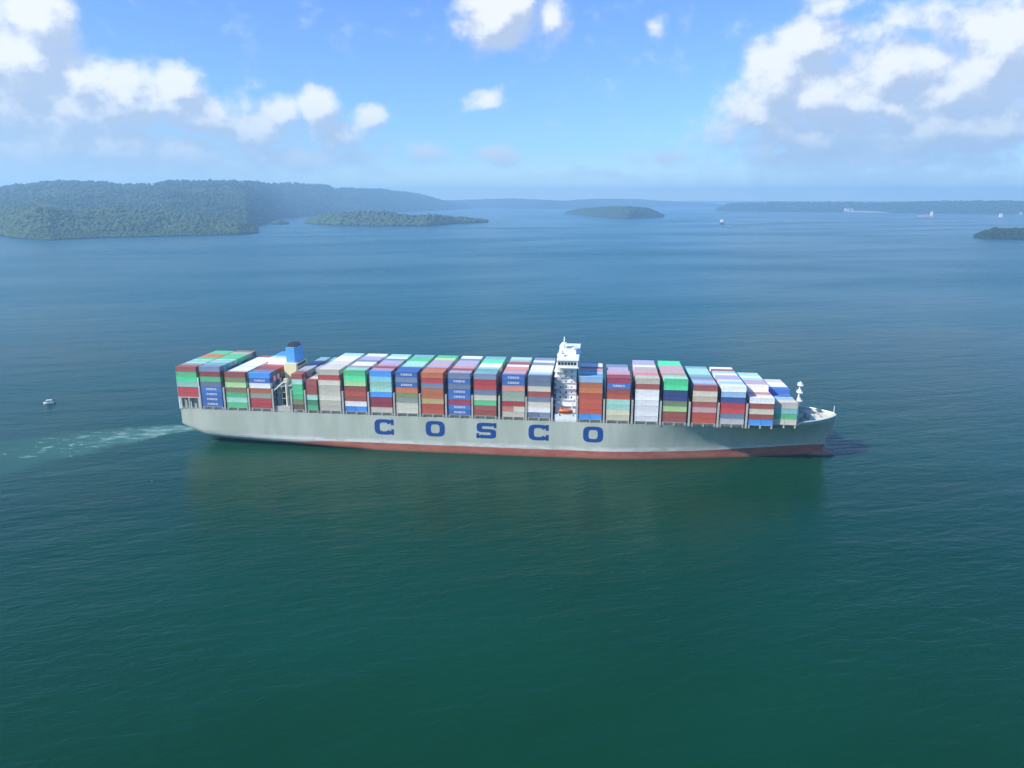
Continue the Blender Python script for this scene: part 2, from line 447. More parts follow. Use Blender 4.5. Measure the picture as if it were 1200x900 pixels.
M_CASE = mat('casing_cream', (.80, .72, .42), .5, .08, .3, dirt=(.4, .3, .15), dirt_amt=.2)
M_BLUE = mat('funnel_blue', (.11, .38, .78), .4, .08, .3)
M_NAVY = mat('letter_blue', (.012, .060, .24), .45, .08, .3)
M_ORANGE = mat('lifeboat_orange', (.62, .13, .03), .4, .08, .3)
M_BRICK = mat('lifeboat_red', (.40, .07, .04), .5, .08, .3)

PAL = {'red': (.50, .045, .045), 'crimson': (.36, .035, .060), 'brick': (.34, .075, .050), 'orange': (.56, .17, .055), 'orange red': (.52, .085, .035),
       'salmon': (.68, .26, .19), 'pink': (.56, .34, .34), 'tan': (.48, .40, .27), 'cream': (.64, .60, .46), 'white': (.80, .80, .77), 'grey': (.40, .41, .40),
       'slate': (.19, .24, .33), 'lilac': (.42, .38, .50), 'blue': (.045, .15, .44), 'bright blue': (.06, .29, .70), 'light blue': (.35, .58, .82), 'navy': (.025, .055, .21),
       'cyan': (.32, .75, .78), 'teal': (.18, .42, .42), 'mint': (.36, .66, .52), 'green': (.10, .50, .20), 'bright green': (.09, .72, .30), 'dark green': (.05, .22, .10),
       'olive': (.22, .28, .12), 'grey green': (.36, .42, .32), 'light green': (.45, .70, .30), 'yellow': (.62, .50, .20), 'pale yellow': (.66, .62, .42), 'brown': (.26, .16, .08), 'dark brown': (.14, .07, .045)}
CM = {}
for k_, c_ in PAL.items():
    CM[k_] = mat('container_' + k_.replace(' ', '_'), tuple(x * .90 + .028 for x in c_), .5, .10, .5, dirt=(.20, .11, .06), dirt_amt=.28)  # each colour lifted a little towards grey, painting in haze
PK = list(PAL)

# ------------------------------------------------------------------ ship
SX, SY, SA = 31.95, 395.75, -R(6.7)
HB = 23.0; ZD = 20.5; XA = -220.6; XF = 145.6
ship = empty('container_ship', (SX, SY, 0), SA)
tag(ship, 'huge grey container ship with red waterline and stacked coloured boxes', 'ship')

WLS = [(-222, 0), (-214, .5), (-207, 3), (-190, 7), (-160, 13.5), (-130, 20), (-105, 23)]
ZK = [(-220.6, 11.2), (-207, 8.0), (-190, 6.3), (-160, 4.4), (-130, 2.0), (-105, .5)]
ZC = [(-220.6, 9.0), (-213, 2.5), (-205, -1.0), (-195, -3.5), (-150, -3.5)]
def halfb(s, z):
    if s < -100:
        full = HB - max(0, (-205 - s)) * .05
        wl = interp(WLS, s); zk = interp(ZK, s); zc = interp(ZC, s)
        if z >= zk: return full
        lo = min(zc, 0) if zc < 0 else zc
        t = max(0.0, min(1.0, (z - max(zc, 0 if zc < 0 else zc)) / max(.2, zk - max(zc, 0))))
        w0 = wl if zc < 0 else wl * .2
        return w0 + (full - w0) * math.sqrt(max(0, 1 - (1 - t) ** 2))
    if s < 21: return HB
    dk = HB if s < 90 else HB * max(0, 1 - ((s - 90) / (XF - 90)) ** 2.3) ** .72
    xe = 140.5
    wl = HB * max(0.0, 1 - (min(1, max(0, s - 21) / (xe - 21))) ** 1.28) + .001
    t = max(0, min(1, z / 21.5))
    return wl + (dk - wl) * t ** 2.2
def sheer(s): return ZD + (0 if s < 118 else min(1, (s - 118) / 5) * 2.6)

hb = MB()
st = list(np.linspace(XA, -195, 12)) + list(np.linspace(-190, -100, 16)) + list(np.linspace(-80, 0, 5)) + [20, 21] + list(np.linspace(24, 116, 30)) + [118, 119.5, 121, 122.5, 124] + list(np.linspace(126, 144, 13)) + [145, 145.5]
zl = [-3.5, -2, -.5, 0.5, 1.5, 2.5, 3.5, 5, 6.5, 8, 10, 12, 14, 16, 18, 19.5, ZD]
rows = []
for s_ in st:
    zc = interp(ZC, s_) if s_ < -150 else -3.5
    zt = sheer(s_)
    r_ = []
    for z in zl:
        zz = zc + (z + 3.5) / (ZD + 3.5) * (zt - zc)
        bb = halfb(s_, zz)
        sx = s_
        if s_ > 126:   # raked stem
            lim = 140.5 + 5.2 * max(0, min(1, (zz - 2) / 20)) ** 1.2
            sx = 126 + (s_ - 126) * (lim - 126) / (XF - 126)
            bb = halfb(126 + (s_ - 126) * (1 if zz > 21 else (lim - 126) / (XF - 126)), zz) * (1 if s_ < 145.4 else 0)
            bb = max(bb, .02)
        r_.append((sx, bb, zz))
    rows.append(r_)
nz = len(zl)
for sgn in (-1, 1):
    vs = [(x, sgn * b_, z) for r_ in rows for x, b_, z in r_]
    fs = [(i * nz + j, (i + 1) * nz + j, (i + 1) * nz + j + 1, i * nz + j + 1) for i in range(len(rows) - 1) for j in range(nz - 1)]
    hb.add(vs, fs)
# underside strip of the counter and transom
k0 = len(hb.v)
hb.add([p for r_ in rows[:14] for p in ((r_[0][0], -r_[0][1], r_[0][2]), (r_[0][0], r_[0][1], r_[0][2]))],
       [(2 * i, 2 * i + 1, 2 * i + 3, 2 * i + 2) for i in range(13)])
tr = rows[0]
hb.add([(x, -b_, z) for x, b_, z in tr] + [(x, b_, z) for x, b_, z in tr], [(j, j + 1, nz + j + 1, nz + j) for j in range(nz - 1)])
me = bpy.data.meshes.new('hull'); me.from_pydata(hb.v, [], hb.f); me.materials.append(M_HULL)
bm = bmesh.new(); bm.from_mesh(me); bmesh.ops.remove_doubles(bm, verts=bm.verts, dist=.03)
bmesh.ops.recalc_face_normals(bm, faces=bm.faces); bm.to_mesh(me); bm.free(); me.shade_smooth()
try: me.set_sharp_from_angle(angle=R(40))
except Exception: pass
hull = bpy.data.objects.new('hull', me); COL.objects.link(hull); hull.parent = ship
bmb = MB()      # bulb
nu, nv = 20, 14
vs = []
for i in range(nu):
    for j in range(nv):
        a = math.pi * i / (nu - 1); b2 = 2 * math.pi * j / nv
        vs.append((138.5 + 9.3 * -math.cos(a), 2.8 * math.sin(a) * math.cos(b2), -1.3 + 3.7 * math.sin(a) * math.sin(b2)))
bmb.add(vs, [(i * nv + j, i * nv + (j + 1) % nv, (i + 1) * nv + (j + 1) % nv, (i + 1) * nv + j) for i in range(nu - 1) for j in range(nv)])
bmb.build('bulbous_bow', M_HULL, ship, True)

# decks
dm = MB()
ds = [s_ for s_ in st if s_ <= 119.5]
vs = [(s_, y, ZD - .25) for s_ in ds for y in (-halfb(s_, ZD) + .15, halfb(s_, ZD) - .15)]
dm.add(vs, [(2 * i, 2 * i + 1, 2 * i + 3, 2 * i + 2) for i in range(len(ds) - 1)])
dm.build('main_deck', M_DECK, ship)
fm = MB()
ds = [119.5] + [s_ for s_ in st if s_ > 119.5 and s_ <= 144]
vs = [(s_, y, ZD + 1.3) for s_ in ds for y in (-halfb(s_, 21.5) + .2, halfb(s_, 21.5) - .2)]
fm.add(vs, [(2 * i, 2 * i + 1, 2 * i + 3, 2 * i + 2) for i in range(len(ds) - 1)])
fm.box(118.6, 119.4, -18.6, 18.6, ZD - .2, 26.5)              # breakwater
for y in (-15, -9, -3, 3, 9, 15): fm.prism([(119.42, ZD), (123, ZD + 1.3), (119.42, 26)], y - .15, y + .15)
fc = fm.build('forecastle_deck', M_CREAM, ship)
for y in (-5.5, 5.5):
    wn = MB()
    wn.box(127, 130, y - 1.6, y + 1.6, ZD + 1.3, ZD + 2.1); wn.bar((128.5, y - 2.2, ZD + 3), (128.5, y + 2.2, ZD + 3), 1.1, 12)
    wn.build('windlass', M_DECK, fc)
    for bx, bk in ((133, .6), (136.5, .5)):
        bo = MB(); bo.bar((bx, y * bk, ZD + 1.3), (bx, y * bk, ZD + 2.5), .48, 10); bo.build('bollard', M_DECK, fc)
for y in (-11, 11):
    wn = MB(); wn.bar((124.5, y - 1, ZD + 2.6), (124.5, y + 1, ZD + 2.6), .9, 10); wn.box(123.6, 125.4, y - 1.3, y + 1.3, ZD + 1.3, ZD + 1.9)
    wn.build('mooring_winch', M_DECK, fc)
hm_ = MB()
hm_.box(121.5, 123.2, -1.6, 1.6, ZD + 1.3, ZD + 4.2)
hm_.build('deck_locker', M_WHITE, fc)
# white bulwark cap round the bow
bw = MB()
bs = [s_ for s_ in np.linspace(119.5, 145.2, 40)]
for sg in (-1, 1):
    pts = [(s_, sg * max(.05, halfb(min(s_, 145.5), 22)), sheer(s_)) for s_ in bs]
    for a, b_ in zip(pts, pts[1:]): bw.bar(a, b_, .28, 6)
bw.bar((119.6, -halfb(119.6, 22), sheer(119.6)), (119.6, halfb(119.6, 22), sheer(119.6)), .12, 4)
bw.build('bulwark_rail', M_WHITE, ship)
# foremast
ms = MB()
ms.bar((125.1, 0, ZD + 1.3), (125.1, 0, 37), .75, 10, .45)
ms.bar((125.1, 0, 37), (125.1, 0, 41), .3, 8, .15)
for z, w_ in ((30, 2.2), (34.5, 1.8), (38.5, 1.5)):
    ms.box(124.0, 126.4, -w_, w_, z, z + .35)
    for y in (-w_, w_):
        ms.bar((124.1, y, z + .35), (124.1, y, z + 1.4), .08, 5); ms.bar((126.3, y, z + .35), (126.3, y, z + 1.4), .08, 5)
    ms.box(124.3, 125.9, -.9, .9, z + .36, z + 1.7)
ms.bar((125.1, -3.2, ZD + 1.3), (125.1, -.3, 31), .22, 6); ms.bar((125.1, 3.2, ZD + 1.3), (125.1, .3, 31), .22, 6)
ms.build('foremast', M_WHITE, ship)
fs_ = MB(); fs_.bar((144.2, 0, sheer(140)), (144.2, 0, 27.5), .16, 6); fs_.build('jackstaff', M_WHITE, ship)

# lettering on the near side
def letter(ch, cx, z0, w=10.7, h=8.9, sv=2.9, sh=1.9):
    mb = MB(); y0, y1 = -HB - .07, -HB - .02
    def strip(o_, i_):
        n = len(o_)
        for k in range(n - 1):
            mb.prism([(cx + o_[k][0], z0 + o_[k][1]), (cx + o_[k + 1][0], z0 + o_[k + 1][1]), (cx + i_[k + 1][0], z0 + i_[k + 1][1]), (cx + i_[k][0], z0 + i_[k][1])], y0, y1)
    def se(a, A_, B2, e=.55, oy=0):
        c, s2 = math.cos(a), math.sin(a)
        return (A_ * math.copysign(abs(c) ** e, c), oy + B2 * math.copysign(abs(s2) ** e, s2))
    A_, B2 = w / 2, h / 2
    if ch in 'OC':
        a0, a1 = (0, 2 * math.pi) if ch == 'O' else (R(26), R(334))
        an = [a0 + (a1 - a0) * k / 40 for k in range(41)]
        strip([se(a, A_, B2) for a in an], [se(a, A_ - sv, B2 - sh) for a in an])
        if ch == 'C':
            mb.box(cx + A_ - 1.3, cx + A_ + .25, y0, y1, z0 + 1.2, z0 + B2)
            mb.box(cx + A_ - 1.3, cx + A_ + .25, y0, y1, z0 - B2, z0 - 1.2)
    else:
        q = (h + sh) / 4; ri = q - sh
        an = [R(20) + (R(270) - R(20)) * k / 24 for k in range(25)]
        strip([se(a, A_, q, .5, B2 - q) for a in an], [se(a, A_ - sv, ri, .5, B2 - q) for a in an])
        an = [R(90) - (R(90) + R(160)) * k / 24 for k in range(25)]
        strip([se(a, A_, q, .5, -B2 + q) for a in an], [se(a, A_ - sv, ri, .5, -B2 + q) for a in an])
        mb.box(cx + A_ - 1.3, cx + A_ + .2, y0, y1, z0 + 1.6, z0 + B2)
        mb.box(cx - A_ - .2, cx - A_ + 1.3, y0, y1, z0 - B2, z0 - 1.6)
    return mb
for ch, cx in zip('COSCO', (-101.1, -72.1, -43.6, -15.1, 14.4)):
    o = letter(ch, cx, 13.9).build('hull_lettering', M_NAVY, ship)
    o['label'] = 'blue letter %s painted on the grey hull' % ch
# deck edge rail and side passage stanchions
rl = MB()
for sg in (-1, 1):
    for z in (.55, 1.1): rl.bar((XA + .5, sg * (HB - .2), ZD + z), (92, sg * (HB - .2), ZD + z), .05, 4)
    for k in range(104): rl.bar((XA + .5 + k * 3.0, sg * (HB - .2), ZD), (XA + .5 + k * 3.0, sg * (HB - .2), ZD + 1.1), .05, 4)
rl.build('deck_railing', M_STEEL, ship)

# ------------------------------------------------------------------ cargo
# (centre along the ship, kind, near stack from the top down, roof colours from near to far, tiers further in, first row, rows)
BAYS = [
 (-214.8, 40, ['brick', 'green', 'bright green', 'mint', 'red', 'red'], ['brick', 'tan', 'mint', 'mint', 'green', 'orange', 'orange', 'green', 'green'], [6], 27.6),
 (-200.7, 40, ['slate', 'brick', 'green', 'slate', 'blue', 'blue', 'blue', 'blue'], ['slate', 'teal', 'mint', 'mint', 'green', 'green', 'green', 'tan', 'brown'], [8], 0),
 (-185.9, 40, ['brick', 'olive', 'light green', 'brown', 'green', 'mint', 'green'], ['white'] * 8 + ['brick'], [7], 0),
 (-171.6, 40, ['bright blue', 'blue', 'white', 'orange', 'grey green', 'red', 'red'], ['slate', 'brick', 'brick', 'red', 'white', 'light blue', 'bright blue', 'bright blue'], [7, 7, 7, 7, 8, 8, 8], 0),
 (-149.8, 20, ['brick', 'mint', 'green', 'bright green', 'green', 'olive', 'dark brown'], ['brick', 'grey', 'grey', 'slate', 'grey', 'teal'], [7], 0),
 (-141.6, 20, ['brick', 'brick', 'brick', 'mint', 'dark green', 'green'], ['cream', 'grey', 'grey', 'slate', 'slate', 'teal'], [6, 7, 7], 0),
 (-131.3, 40, ['cream', 'red', 'cream', 'cream', 'cream', 'cream', 'cream', 'cream'], ['cream', 'cream', 'white', 'cream', 'white', 'white', 'white', 'mint'], [8], 0),
 (-116.6, 40, ['green', 'bright green', 'light green', 'brick', 'orange red', 'brick', 'white', 'bright blue'], ['mint', 'grey', 'white', 'white', 'slate', 'lilac', 'lilac', 'white'], [8], 0),
 (-102.0, 40, ['bright blue', 'cyan', 'mint', 'mint', 'bright blue', 'crimson', 'crimson', 'cream'], ['pink', 'crimson', 'pink', 'lilac', 'lilac', 'slate', 'white', 'mint'], [8], 0),
 (-87.5, 40, ['blue', 'slate', 'blue', 'orange', 'olive', 'grey green', 'cream', 'cream'], ['blue', 'blue', 'mint', 'mint', 'mint', 'green', 'green', 'teal'], [8], 0),
 (-73.2, 40, ['orange', 'red', 'slate', 'orange', 'orange', 'yellow', 'orange red', 'orange red'], ['orange', 'orange', 'lilac', 'pink', 'lilac', 'tan', 'light green', 'green'], [8], 0),
 (-58.3, 40, ['slate', 'blue', 'slate', 'blue', 'blue', 'crimson', 'blue', 'blue'], ['lilac', 'brick', 'salmon', 'lilac', 'lilac', 'lilac', 'slate', 'white'], [8], 0),
 (-44.2, 40, ['slate', 'red', 'red', 'slate', 'cream', 'green', 'brick', 'brick'], ['teal', 'teal', 'mint', 'white', 'white', 'bright green', 'bright green', 'teal'], [8], 0),
 (-28.8, 40, ['blue', 'blue', 'salmon', 'grey green', 'grey green', 'red', 'salmon', 'cream'], ['pink', 'pink', 'salmon', 'white', 'brick', 'grey', 'mint'], [8], 0),
 (-14.9, 40, ['slate', 'slate', 'cream', 'brick', 'slate', 'cream', 'white', 'slate'], ['light blue', 'white', 'white', 'white', 'slate', 'white', 'slate'], [8], 0),
 (12.5, 40, ['light blue', 'orange', 'orange', 'orange red', 'orange red', 'orange red', 'orange red', 'bright blue'], ['teal', 'light blue', 'pink', 'brick', 'white', 'lilac', 'crimson'], [8, 8, 8, 8, 7], 0),
 (27.1, 40, ['crimson', 'blue', 'brick', 'orange red', 'mint', 'mint', 'pale yellow', 'pale yellow'], ['crimson', 'pink', 'pink', 'grey', 'lilac', 'slate'], [8, 8, 7, 7, 7], 0),
 (42.1, 40, ['cream', 'brick', 'white', 'white', 'white', 'white', 'white', 'white'], ['cream', 'salmon', 'pink', 'pink', 'tan', 'white', 'lilac', 'lilac'], [8], 0),
 (56.7, 40, ['bright green', 'bright green', 'navy', 'navy', 'olive', 'light green', 'brick', 'brick'], ['mint', 'tan', 'tan', 'pink', 'pink', 'pink', 'bright green', 'bright green'], [8], 0),
 (71.9, 40, ['brick', 'cream', 'tan', 'brick', 'pink', 'orange red', 'orange red'], ['lilac', 'light blue', 'lilac', 'slate', 'teal', 'mint', 'mint', 'mint', 'teal'], [7], 0),
 (86.3, 40, ['white', 'light blue', 'navy', 'red', 'red', 'slate', 'grey'], ['white', 'light blue', 'white', 'lilac', 'lilac', 'white', 'light blue', 'brick', 'white'], [7], 0),
 (100.9, 40, ['white', 'brick', 'cream', 'brick', 'bright blue'], ['white', 'salmon', 'white', 'pink', 'lilac', 'mint', 'white', 'mint'], [5, 5, 6, 6, 6, 6], 0),
 (113.4, 40, ['cream', 'teal', 'green', 'cream'], ['cream', 'light blue', 'blue', 'blue', 'white', 'white', 'cream'], [4, 4, 5, 5, 5], 0),
]
TW, TH, CW, CH = 2.53, 2.9, 2.44, 2.86
ZB = 22.3
ORD = ['first', 'second', 'third', 'fourth', 'fifth', 'sixth', 'seventh', 'eighth', 'ninth', 'tenth', 'eleventh', 'twelfth', 'thirteenth', 'fourteenth', 'fifteenth',
       'sixteenth', 'seventeenth', 'eighteenth', 'nineteenth', 'twentieth']
def bayname(i):
    if i < 4: return ORD[i] + ' bay from stern'
    if i < 10: return ORD[i - 4] + ' bay right of funnel'
    if i <= 14: return ORD[14 - i] + ' bay left of bridge'
    if i <= 18: return ORD[i - 15] + ' bay right of bridge'
    return ORD[22 - i] + ' bay from bow'
meshes = {}
def cmesh(colr, L_):
    key = (colr, L_)
    if key in meshes: return meshes[key]
    mb = MB(); a = L_ / 2; w_ = CW / 2; h = CH
    r = .12
    # frame
    for x in (-a, a - .2):
        for y in (-w_, w_ - .16): mb.box(x, x + .2, y, y + .16, 0, h)
    for z in (0, h - .16):
        for y in (-w_, w_ - .16): mb.box(-a + .2, a - .2, y, y + .16, z, z + .16)
        for x in (-a, a - .2): mb.box(x, x + .2, -w_ + .16, w_ - .16, z, z + .16)
    # corrugated sides, flat roof and floor, ends
    n = 22 if L_ > 8 else 11
    for sg in (-1, 1):
        pts = []
        for k in range(n * 2 + 1):
            x = -a + .2 + (2 * a - .4) * k / (n * 2)
            pts.append((x, sg * (w_ - (.03 if k % 2 else .10))))
        vs = [(x, y, z) for x, y in pts for z in (.16, h - .16)]
        mb.add(vs, [(2 * k, 2 * k + 2, 2 * k + 3, 2 * k + 1) for k in range(len(pts) - 1)])
    mb.box(-a + .2, a - .2, -w_ + .16, w_ - .16, h - .10, h - .03)
    mb.box(-a + .05, -a + .12, -w_ + .16, w_ - .16, .16, h - .16); mb.box(a - .12, a - .05, -w_ + .16, w_ - .16, .16, h - .16)
    for y in (-.75, -.3, .3, .75): mb.bar((a - .03, y, .2), (a - .03, y, h - .2), .03, 4)
    if colr == 'blue' and L_ > 8:     # the line's name across the side
        for j, ch in enumerate('COSCO'):
            x0 = -2.9 + j * 1.25; z0, z1 = .95, 1.95; y0, y1 = -w_ - .022, -w_ + .02
            t_ = .24
            mb.box(x0, x0 + .95, y0, y1, z1 - t_, z1, 1); mb.box(x0, x0 + .95, y0, y1, z0, z0 + t_, 1)
            if ch in 'CO': mb.box(x0, x0 + t_, y0, y1, z0 + t_, z1 - t_, 1)
            if ch == 'O': mb.box(x0 + .95 - t_, x0 + .95, y0, y1, z0 + t_, z1 - t_, 1)
            if ch == 'S':
                mb.box(x0, x0 + .95, y0, y1, 1.36, 1.56, 1); mb.box(x0, x0 + t_, y0, y1, 1.56, z1 - t_, 1); mb.box(x0 + .95 - t_, x0 + .95, y0, y1, z0 + t_, 1.36, 1)
    me = mb.mesh('shipping_container', [CM[colr], M_WHITE]); meshes[key] = me
    return me
COSA, SINA = math.cos(SA), math.sin(SA)
def world(s_, t_, z): return (SX + s_ * COSA - t_ * SINA, SY + s_ * SINA + t_ * COSA, z)
placed = 0
def put_container(colr, L_, s_, t_, z, label):
    global placed
    o = bpy.data.objects.new('shipping_container', cmesh(colr, L_)); COL.objects.link(o)
    o.location = world(s_, t_, z); o.rotation_euler = (0, 0, SA)
    tag(o, label, 'container', 'containers stacked on the ship')
    placed += 1
mass = MB()
def mass_box(colr, L_, s_, t_, z):
    mass.box(s_ - L_ / 2, s_ + L_ / 2, t_ - CW / 2, t_ + CW / 2, z, z + CH, PK.index(colr))
rc = random.Random(5)
FILL = ['brick', 'blue', 'green', 'slate', 'orange red', 'cream', 'grey', 'crimson', 'teal', 'navy', 'brick', 'brown', 'dark green', 'slate', 'red', 'white']
LEVEL = ['bottom', 'second', 'third', 'fourth', 'fifth', 'sixth', 'seventh', 'eighth', 'ninth']
SPLIT = {(6 + 1, 0), (13, 1), (14, 0), (15, 0), (21, 0), (22, 0)}       # tiers made of two short boxes
inner = []

for bi, (bs_, kind, near, roof, tiers, zb) in enumerate(BAYS):
    zb = zb or ZB
    L_ = 12.19 if kind == 40 else 6.06
    nr = 18 if bi < 21 else (18 if bi == 21 else 16)
    off = 0
    for r_ in range(nr):
        t_ = (r_ - (nr - 1) / 2) * TW
        if r_ == 0: nt_ = len(near)
        else: nt_ = tiers[min(len(tiers) - 1, int(r_ / 17.01 * len(tiers)) if len(tiers) > 1 else 0)]
        if bi == 18 and r_ > 13: nt_ = 8
        rcol = roof[min(len(roof) - 1, int(r_ / (nr - .99) * len(roof)))]
        for k in range(nt_):
            z = zb + k * TH
            if r_ == 0:
                c = near[len(near) - 1 - k]
                lev = 'top' if k == nt_ - 1 else LEVEL[k]
                if (bi, k) in SPLIT:
                    for h_, w_ in ((-1, 'left'), (1, 'right')):
                        c2 = 'cream' if (bi == 13 and h_ > 0) else c
                        put_container(c2, 6.06, bs_ + h_ * 3.07, t_, z, 'short %s container, %s half of %s tier, near side, %s' % (c2, w_, lev, bayname(bi)))
                else:
                    put_container(c, L_, bs_, t_, z, '%s container, %s tier, near side of %s' % (c, lev, bayname(bi)))
            else:
                top = k == nt_ - 1
                c = rcol if top else rc.choice(FILL)
                if top: inner.append((r_, bi, c, L_, bs_, t_, z))
                else: mass_box(c, L_, bs_, t_, z)
    hw = nr * TW / 2
    cov = MB()
    # hatch coaming, cover, side pedestals
    cov.box(bs_ - L_ / 2 - .2, bs_ + L_ / 2 + .2, -hw + 2.7, hw - 2.7, ZD - .2, zb - .06)
    cov.build('hatch_cover', M_DECK, ship)
    for sg in (-1, 1):
        ped = MB()
        n_ = 3 if kind == 40 else 2
        for k in range(n_):
            x = bs_ - L_ / 2 + .35 + (L_ - .7) * k / (n_ - 1)
            for y in (hw - .5, hw - 2.3): ped.box(x - .35, x + .35, sg * y - .3, sg * y + .3, ZD - .25, zb - .3)
        ped.box(bs_ - L_ / 2, bs_ + L_ / 2, sg * (hw - 1.3) - 1.22, sg * (hw - 1.3) + 1.22, zb - .3, zb - .01)
        ped.build('container_pedestal', M_STEEL, ship)
inner.sort(key=lambda q: (q[0], q[1]))
for (r_, bi, c, L_, s_, t_, z) in inner:
    if placed < 298:
        put_container(c, L_, s_, t_, z, '%s roof container of %s, %s row from near side' % (c, bayname(bi), ORD[r_]))
    else: mass_box(c, L_, s_, t_, z)
mo = mass.build('container_cargo', [CM[k] for k in PK])
mo.location = (SX, SY, 0); mo.rotation_euler = (0, 0, SA)
tag(mo, 'mass of multicoloured containers filling the inner and far rows of the ship', 'containers', kind='stuff')

# lashing bridges between bays
prev = None
for a, b_ in zip(BAYS, BAYS[1:]):
    ea = a[0] + (6.1 if a[1] == 40 else 3.03); eb = b_[0] - (6.1 if b_[1] == 40 else 3.03)
    if eb - ea > 8: spots = [(ea + .9)] + [(eb - .9)]
    elif eb - ea < 1.5: spots = []
    else: spots = [(ea + eb) / 2]
    for x in spots:
        lb = MB(); w_ = min(.45, (eb - ea) / 2 - .2)
        ztop = 33.5 if x < 95 else 29
        hw = 22.6 if x < 95 else 20
        for sg in (-1, 1):
            lb.box(x - w_, x + w_, sg * hw - .35, sg * hw + .35, ZD - .2, ztop)
        for k in range(8):
            y = -hw + (2 * hw) * (k + .5) / 8; lb.box(x - w_ * .8, x + w_ * .8, y - .18, y + .18, ZD - .2, ztop - .2)
        for z in (ZB + TH, ZB + 2 * TH, ztop - .3): 
            if z < ztop: lb.box(x - w_, x + w_, -hw + .36, hw - .36, z, z + .25)
        for z in (.6, 1.1): lb.bar((x - w_, -hw, ztop + z), (x - w_, hw, ztop + z), .05, 4)
        lb.build('lashing_bridge', M_STEEL, ship)

# ------------------------------------------------------------------ bridge tower
tw = MB()
X0, X1 = -6.3, 4.9
tw.box(X0 - .4, X1 + .6, -22.2, 22.2, ZD - .2, 24.2)
tw.box(X0, X1, -19.2, 19.2, 24.2, 31.0)
tw.box(X0 + .3, X1 - .2, -17, 17, 31.0, 50.0)
tower = tw.build('bridge_tower', M_WHITE, ship)
dk = MB()
for k in range(7):
    z = 28.4 + k * 3.05
    e = (19.7 if k < 2 else 17.6) if k % 3 else (20.2 if k < 2 else 18.5)
    dk.box(X0 - .9, X1 - 1.2, -e, e, z, z + .22)
    for sg in (-1, 1):
        dk.bar((X0 - .8, sg * e, z + 1.2), (X1 - 1.3, sg * e, z + 1.2), .07, 4)
        for i in range(6): dk.bar((X0 - .8 + i * 1.85, sg * e, z + .2), (X0 - .8 + i * 1.85, sg * e, z + 1.2), .05, 4)
dk.build('side_gallery', M_WHITE, tower)
sr = MB()
for k in range(7):
    z = 27.6 + k * 3.0
    xa, xb = (X0 + .6, X0 + 5.4) if k % 2 else (X0 + 5.4, X0 + .6)
    for sg in (-1, 1):
        n_ = 9
        for i in range(n_):
            x = xa + (xb - xa) * i / n_; zz = z + 3.0 * i / n_
            sr.box(min(x, x + (xb - xa) / n_), max(x, x + (xb - xa) / n_), sg * 17.9 - .6, sg * 17.9 + .6, zz, zz + .12)
sr.build('stairway', M_STEEL, tower)
bd = MB()
bd.box(X0 + .1, X1 + .9, -23.2, 23.2, 50.0, 50.5)
bd.box(X0 + .9, X1 + .4, -22.8, 22.8, 50.5, 54.0)
bd.box(X0 + .5, X1 + .8, -23.2, 23.2, 54.0, 54.35)
bridge = bd.build('wheelhouse', M_WHITE, tower)
wd = MB()
for i in range(30):
    y = -22.2 + i * 1.49; wd.box(X1 + .4, X1 + .46, y, y + 1.2, 51.7, 53.3); wd.box(X0 + .84, X0 + .9, y, y + 1.2, 51.9, 53.1)
for i in range(6):
    x = X0 + 1.3 + i * 1.65
    for sg in (-1, 1): wd.box(x, x + 1.35, sg * 22.8 - (.06 if sg < 0 else 0), sg * 22.8 + (.06 if sg > 0 else 0), 51.7, 53.3)
wd.build('wheelhouse_window', M_GLASS, bridge)
for k in range(6):
    w2 = MB(); z = 32.0 + k * 2.85
    for i in range(14):
        y = -15.6 + i * 2.3; w2.box(X1 - .2, X1 - .14, y, y + .9, z, z + 1.0)
    for i in range(3):
        x = X0 + 2 + i * 3.0
        for sg in (-1, 1): w2.box(x, x + .9, sg * 17.03 - .03, sg * 17.03 + .03, z, z + 1.0)
    w2.build('cabin_window', M_GLASS, tower)
rh = MB()
rh.box(X0 + 1.5, X1 - 1.0, -8, 8, 54.35, 56.4)
rh.box(X0 + .3, X0 + 4.0, -14.5, -9.5, 54.35, 55.4); rh.box(X0 + .3, X0 + 4.0, 9.5, 14.5, 54.35, 55.4)
rh.build('monkey_island', M_WHITE, tower)
rm = MB()
xm = X0 + 3.4
rm.bar((xm, 0, 56.4), (xm, 0, 62.6), .5, 8, .25)
rm.box(xm - 1.2, xm + 1.2, -3.0, 3.0, 58.6, 58.9); rm.box(xm - .3, xm + .3, -2.2, 2.2, 60.4, 60.8)
rm.bar((xm, -2.6, 58.9), (xm, -2.6, 61), .15, 6); rm.bar((xm, 2.6, 58.9), (xm, 2.6, 61), .15, 6)
rm.bar((xm - 1, -1, 56.4), (xm, -.2, 60), .15, 6); rm.bar((xm - 1, 1, 56.4), (xm, .2, 60), .15, 6)
rm.build('radar_mast', M_WHITE, tower)
for (x, y, z, rr) in ((X0 + 2.4, -11.8, 56.3, 1.15), (X0 + 2.4, 11.8, 56.3, 1.15), (X1 - 2.2, -6, 57.2, .9)):
    dmb = MB(); vs = []; n1_, n2_ = 9, 12
    for i in range(n1_):
        for j in range(n2_):
            a = math.pi * i / (n1_ - 1); b2 = 2 * math.pi * j / n2_
            vs.append((x + rr * math.sin(a) * math.cos(b2), y + rr * math.sin(a) * math.sin(b2), z + rr * math.cos(a)))
    dmb.add(vs, [(i * n2_ + j, i * n2_ + (j + 1) % n2_, (i + 1) * n2_ + (j + 1) % n2_, (i + 1) * n2_ + j) for i in range(n1_ - 1) for j in range(n2_)])
    dmb.build('satellite_dome', M_WHITE, tower, True)
dv = MB()
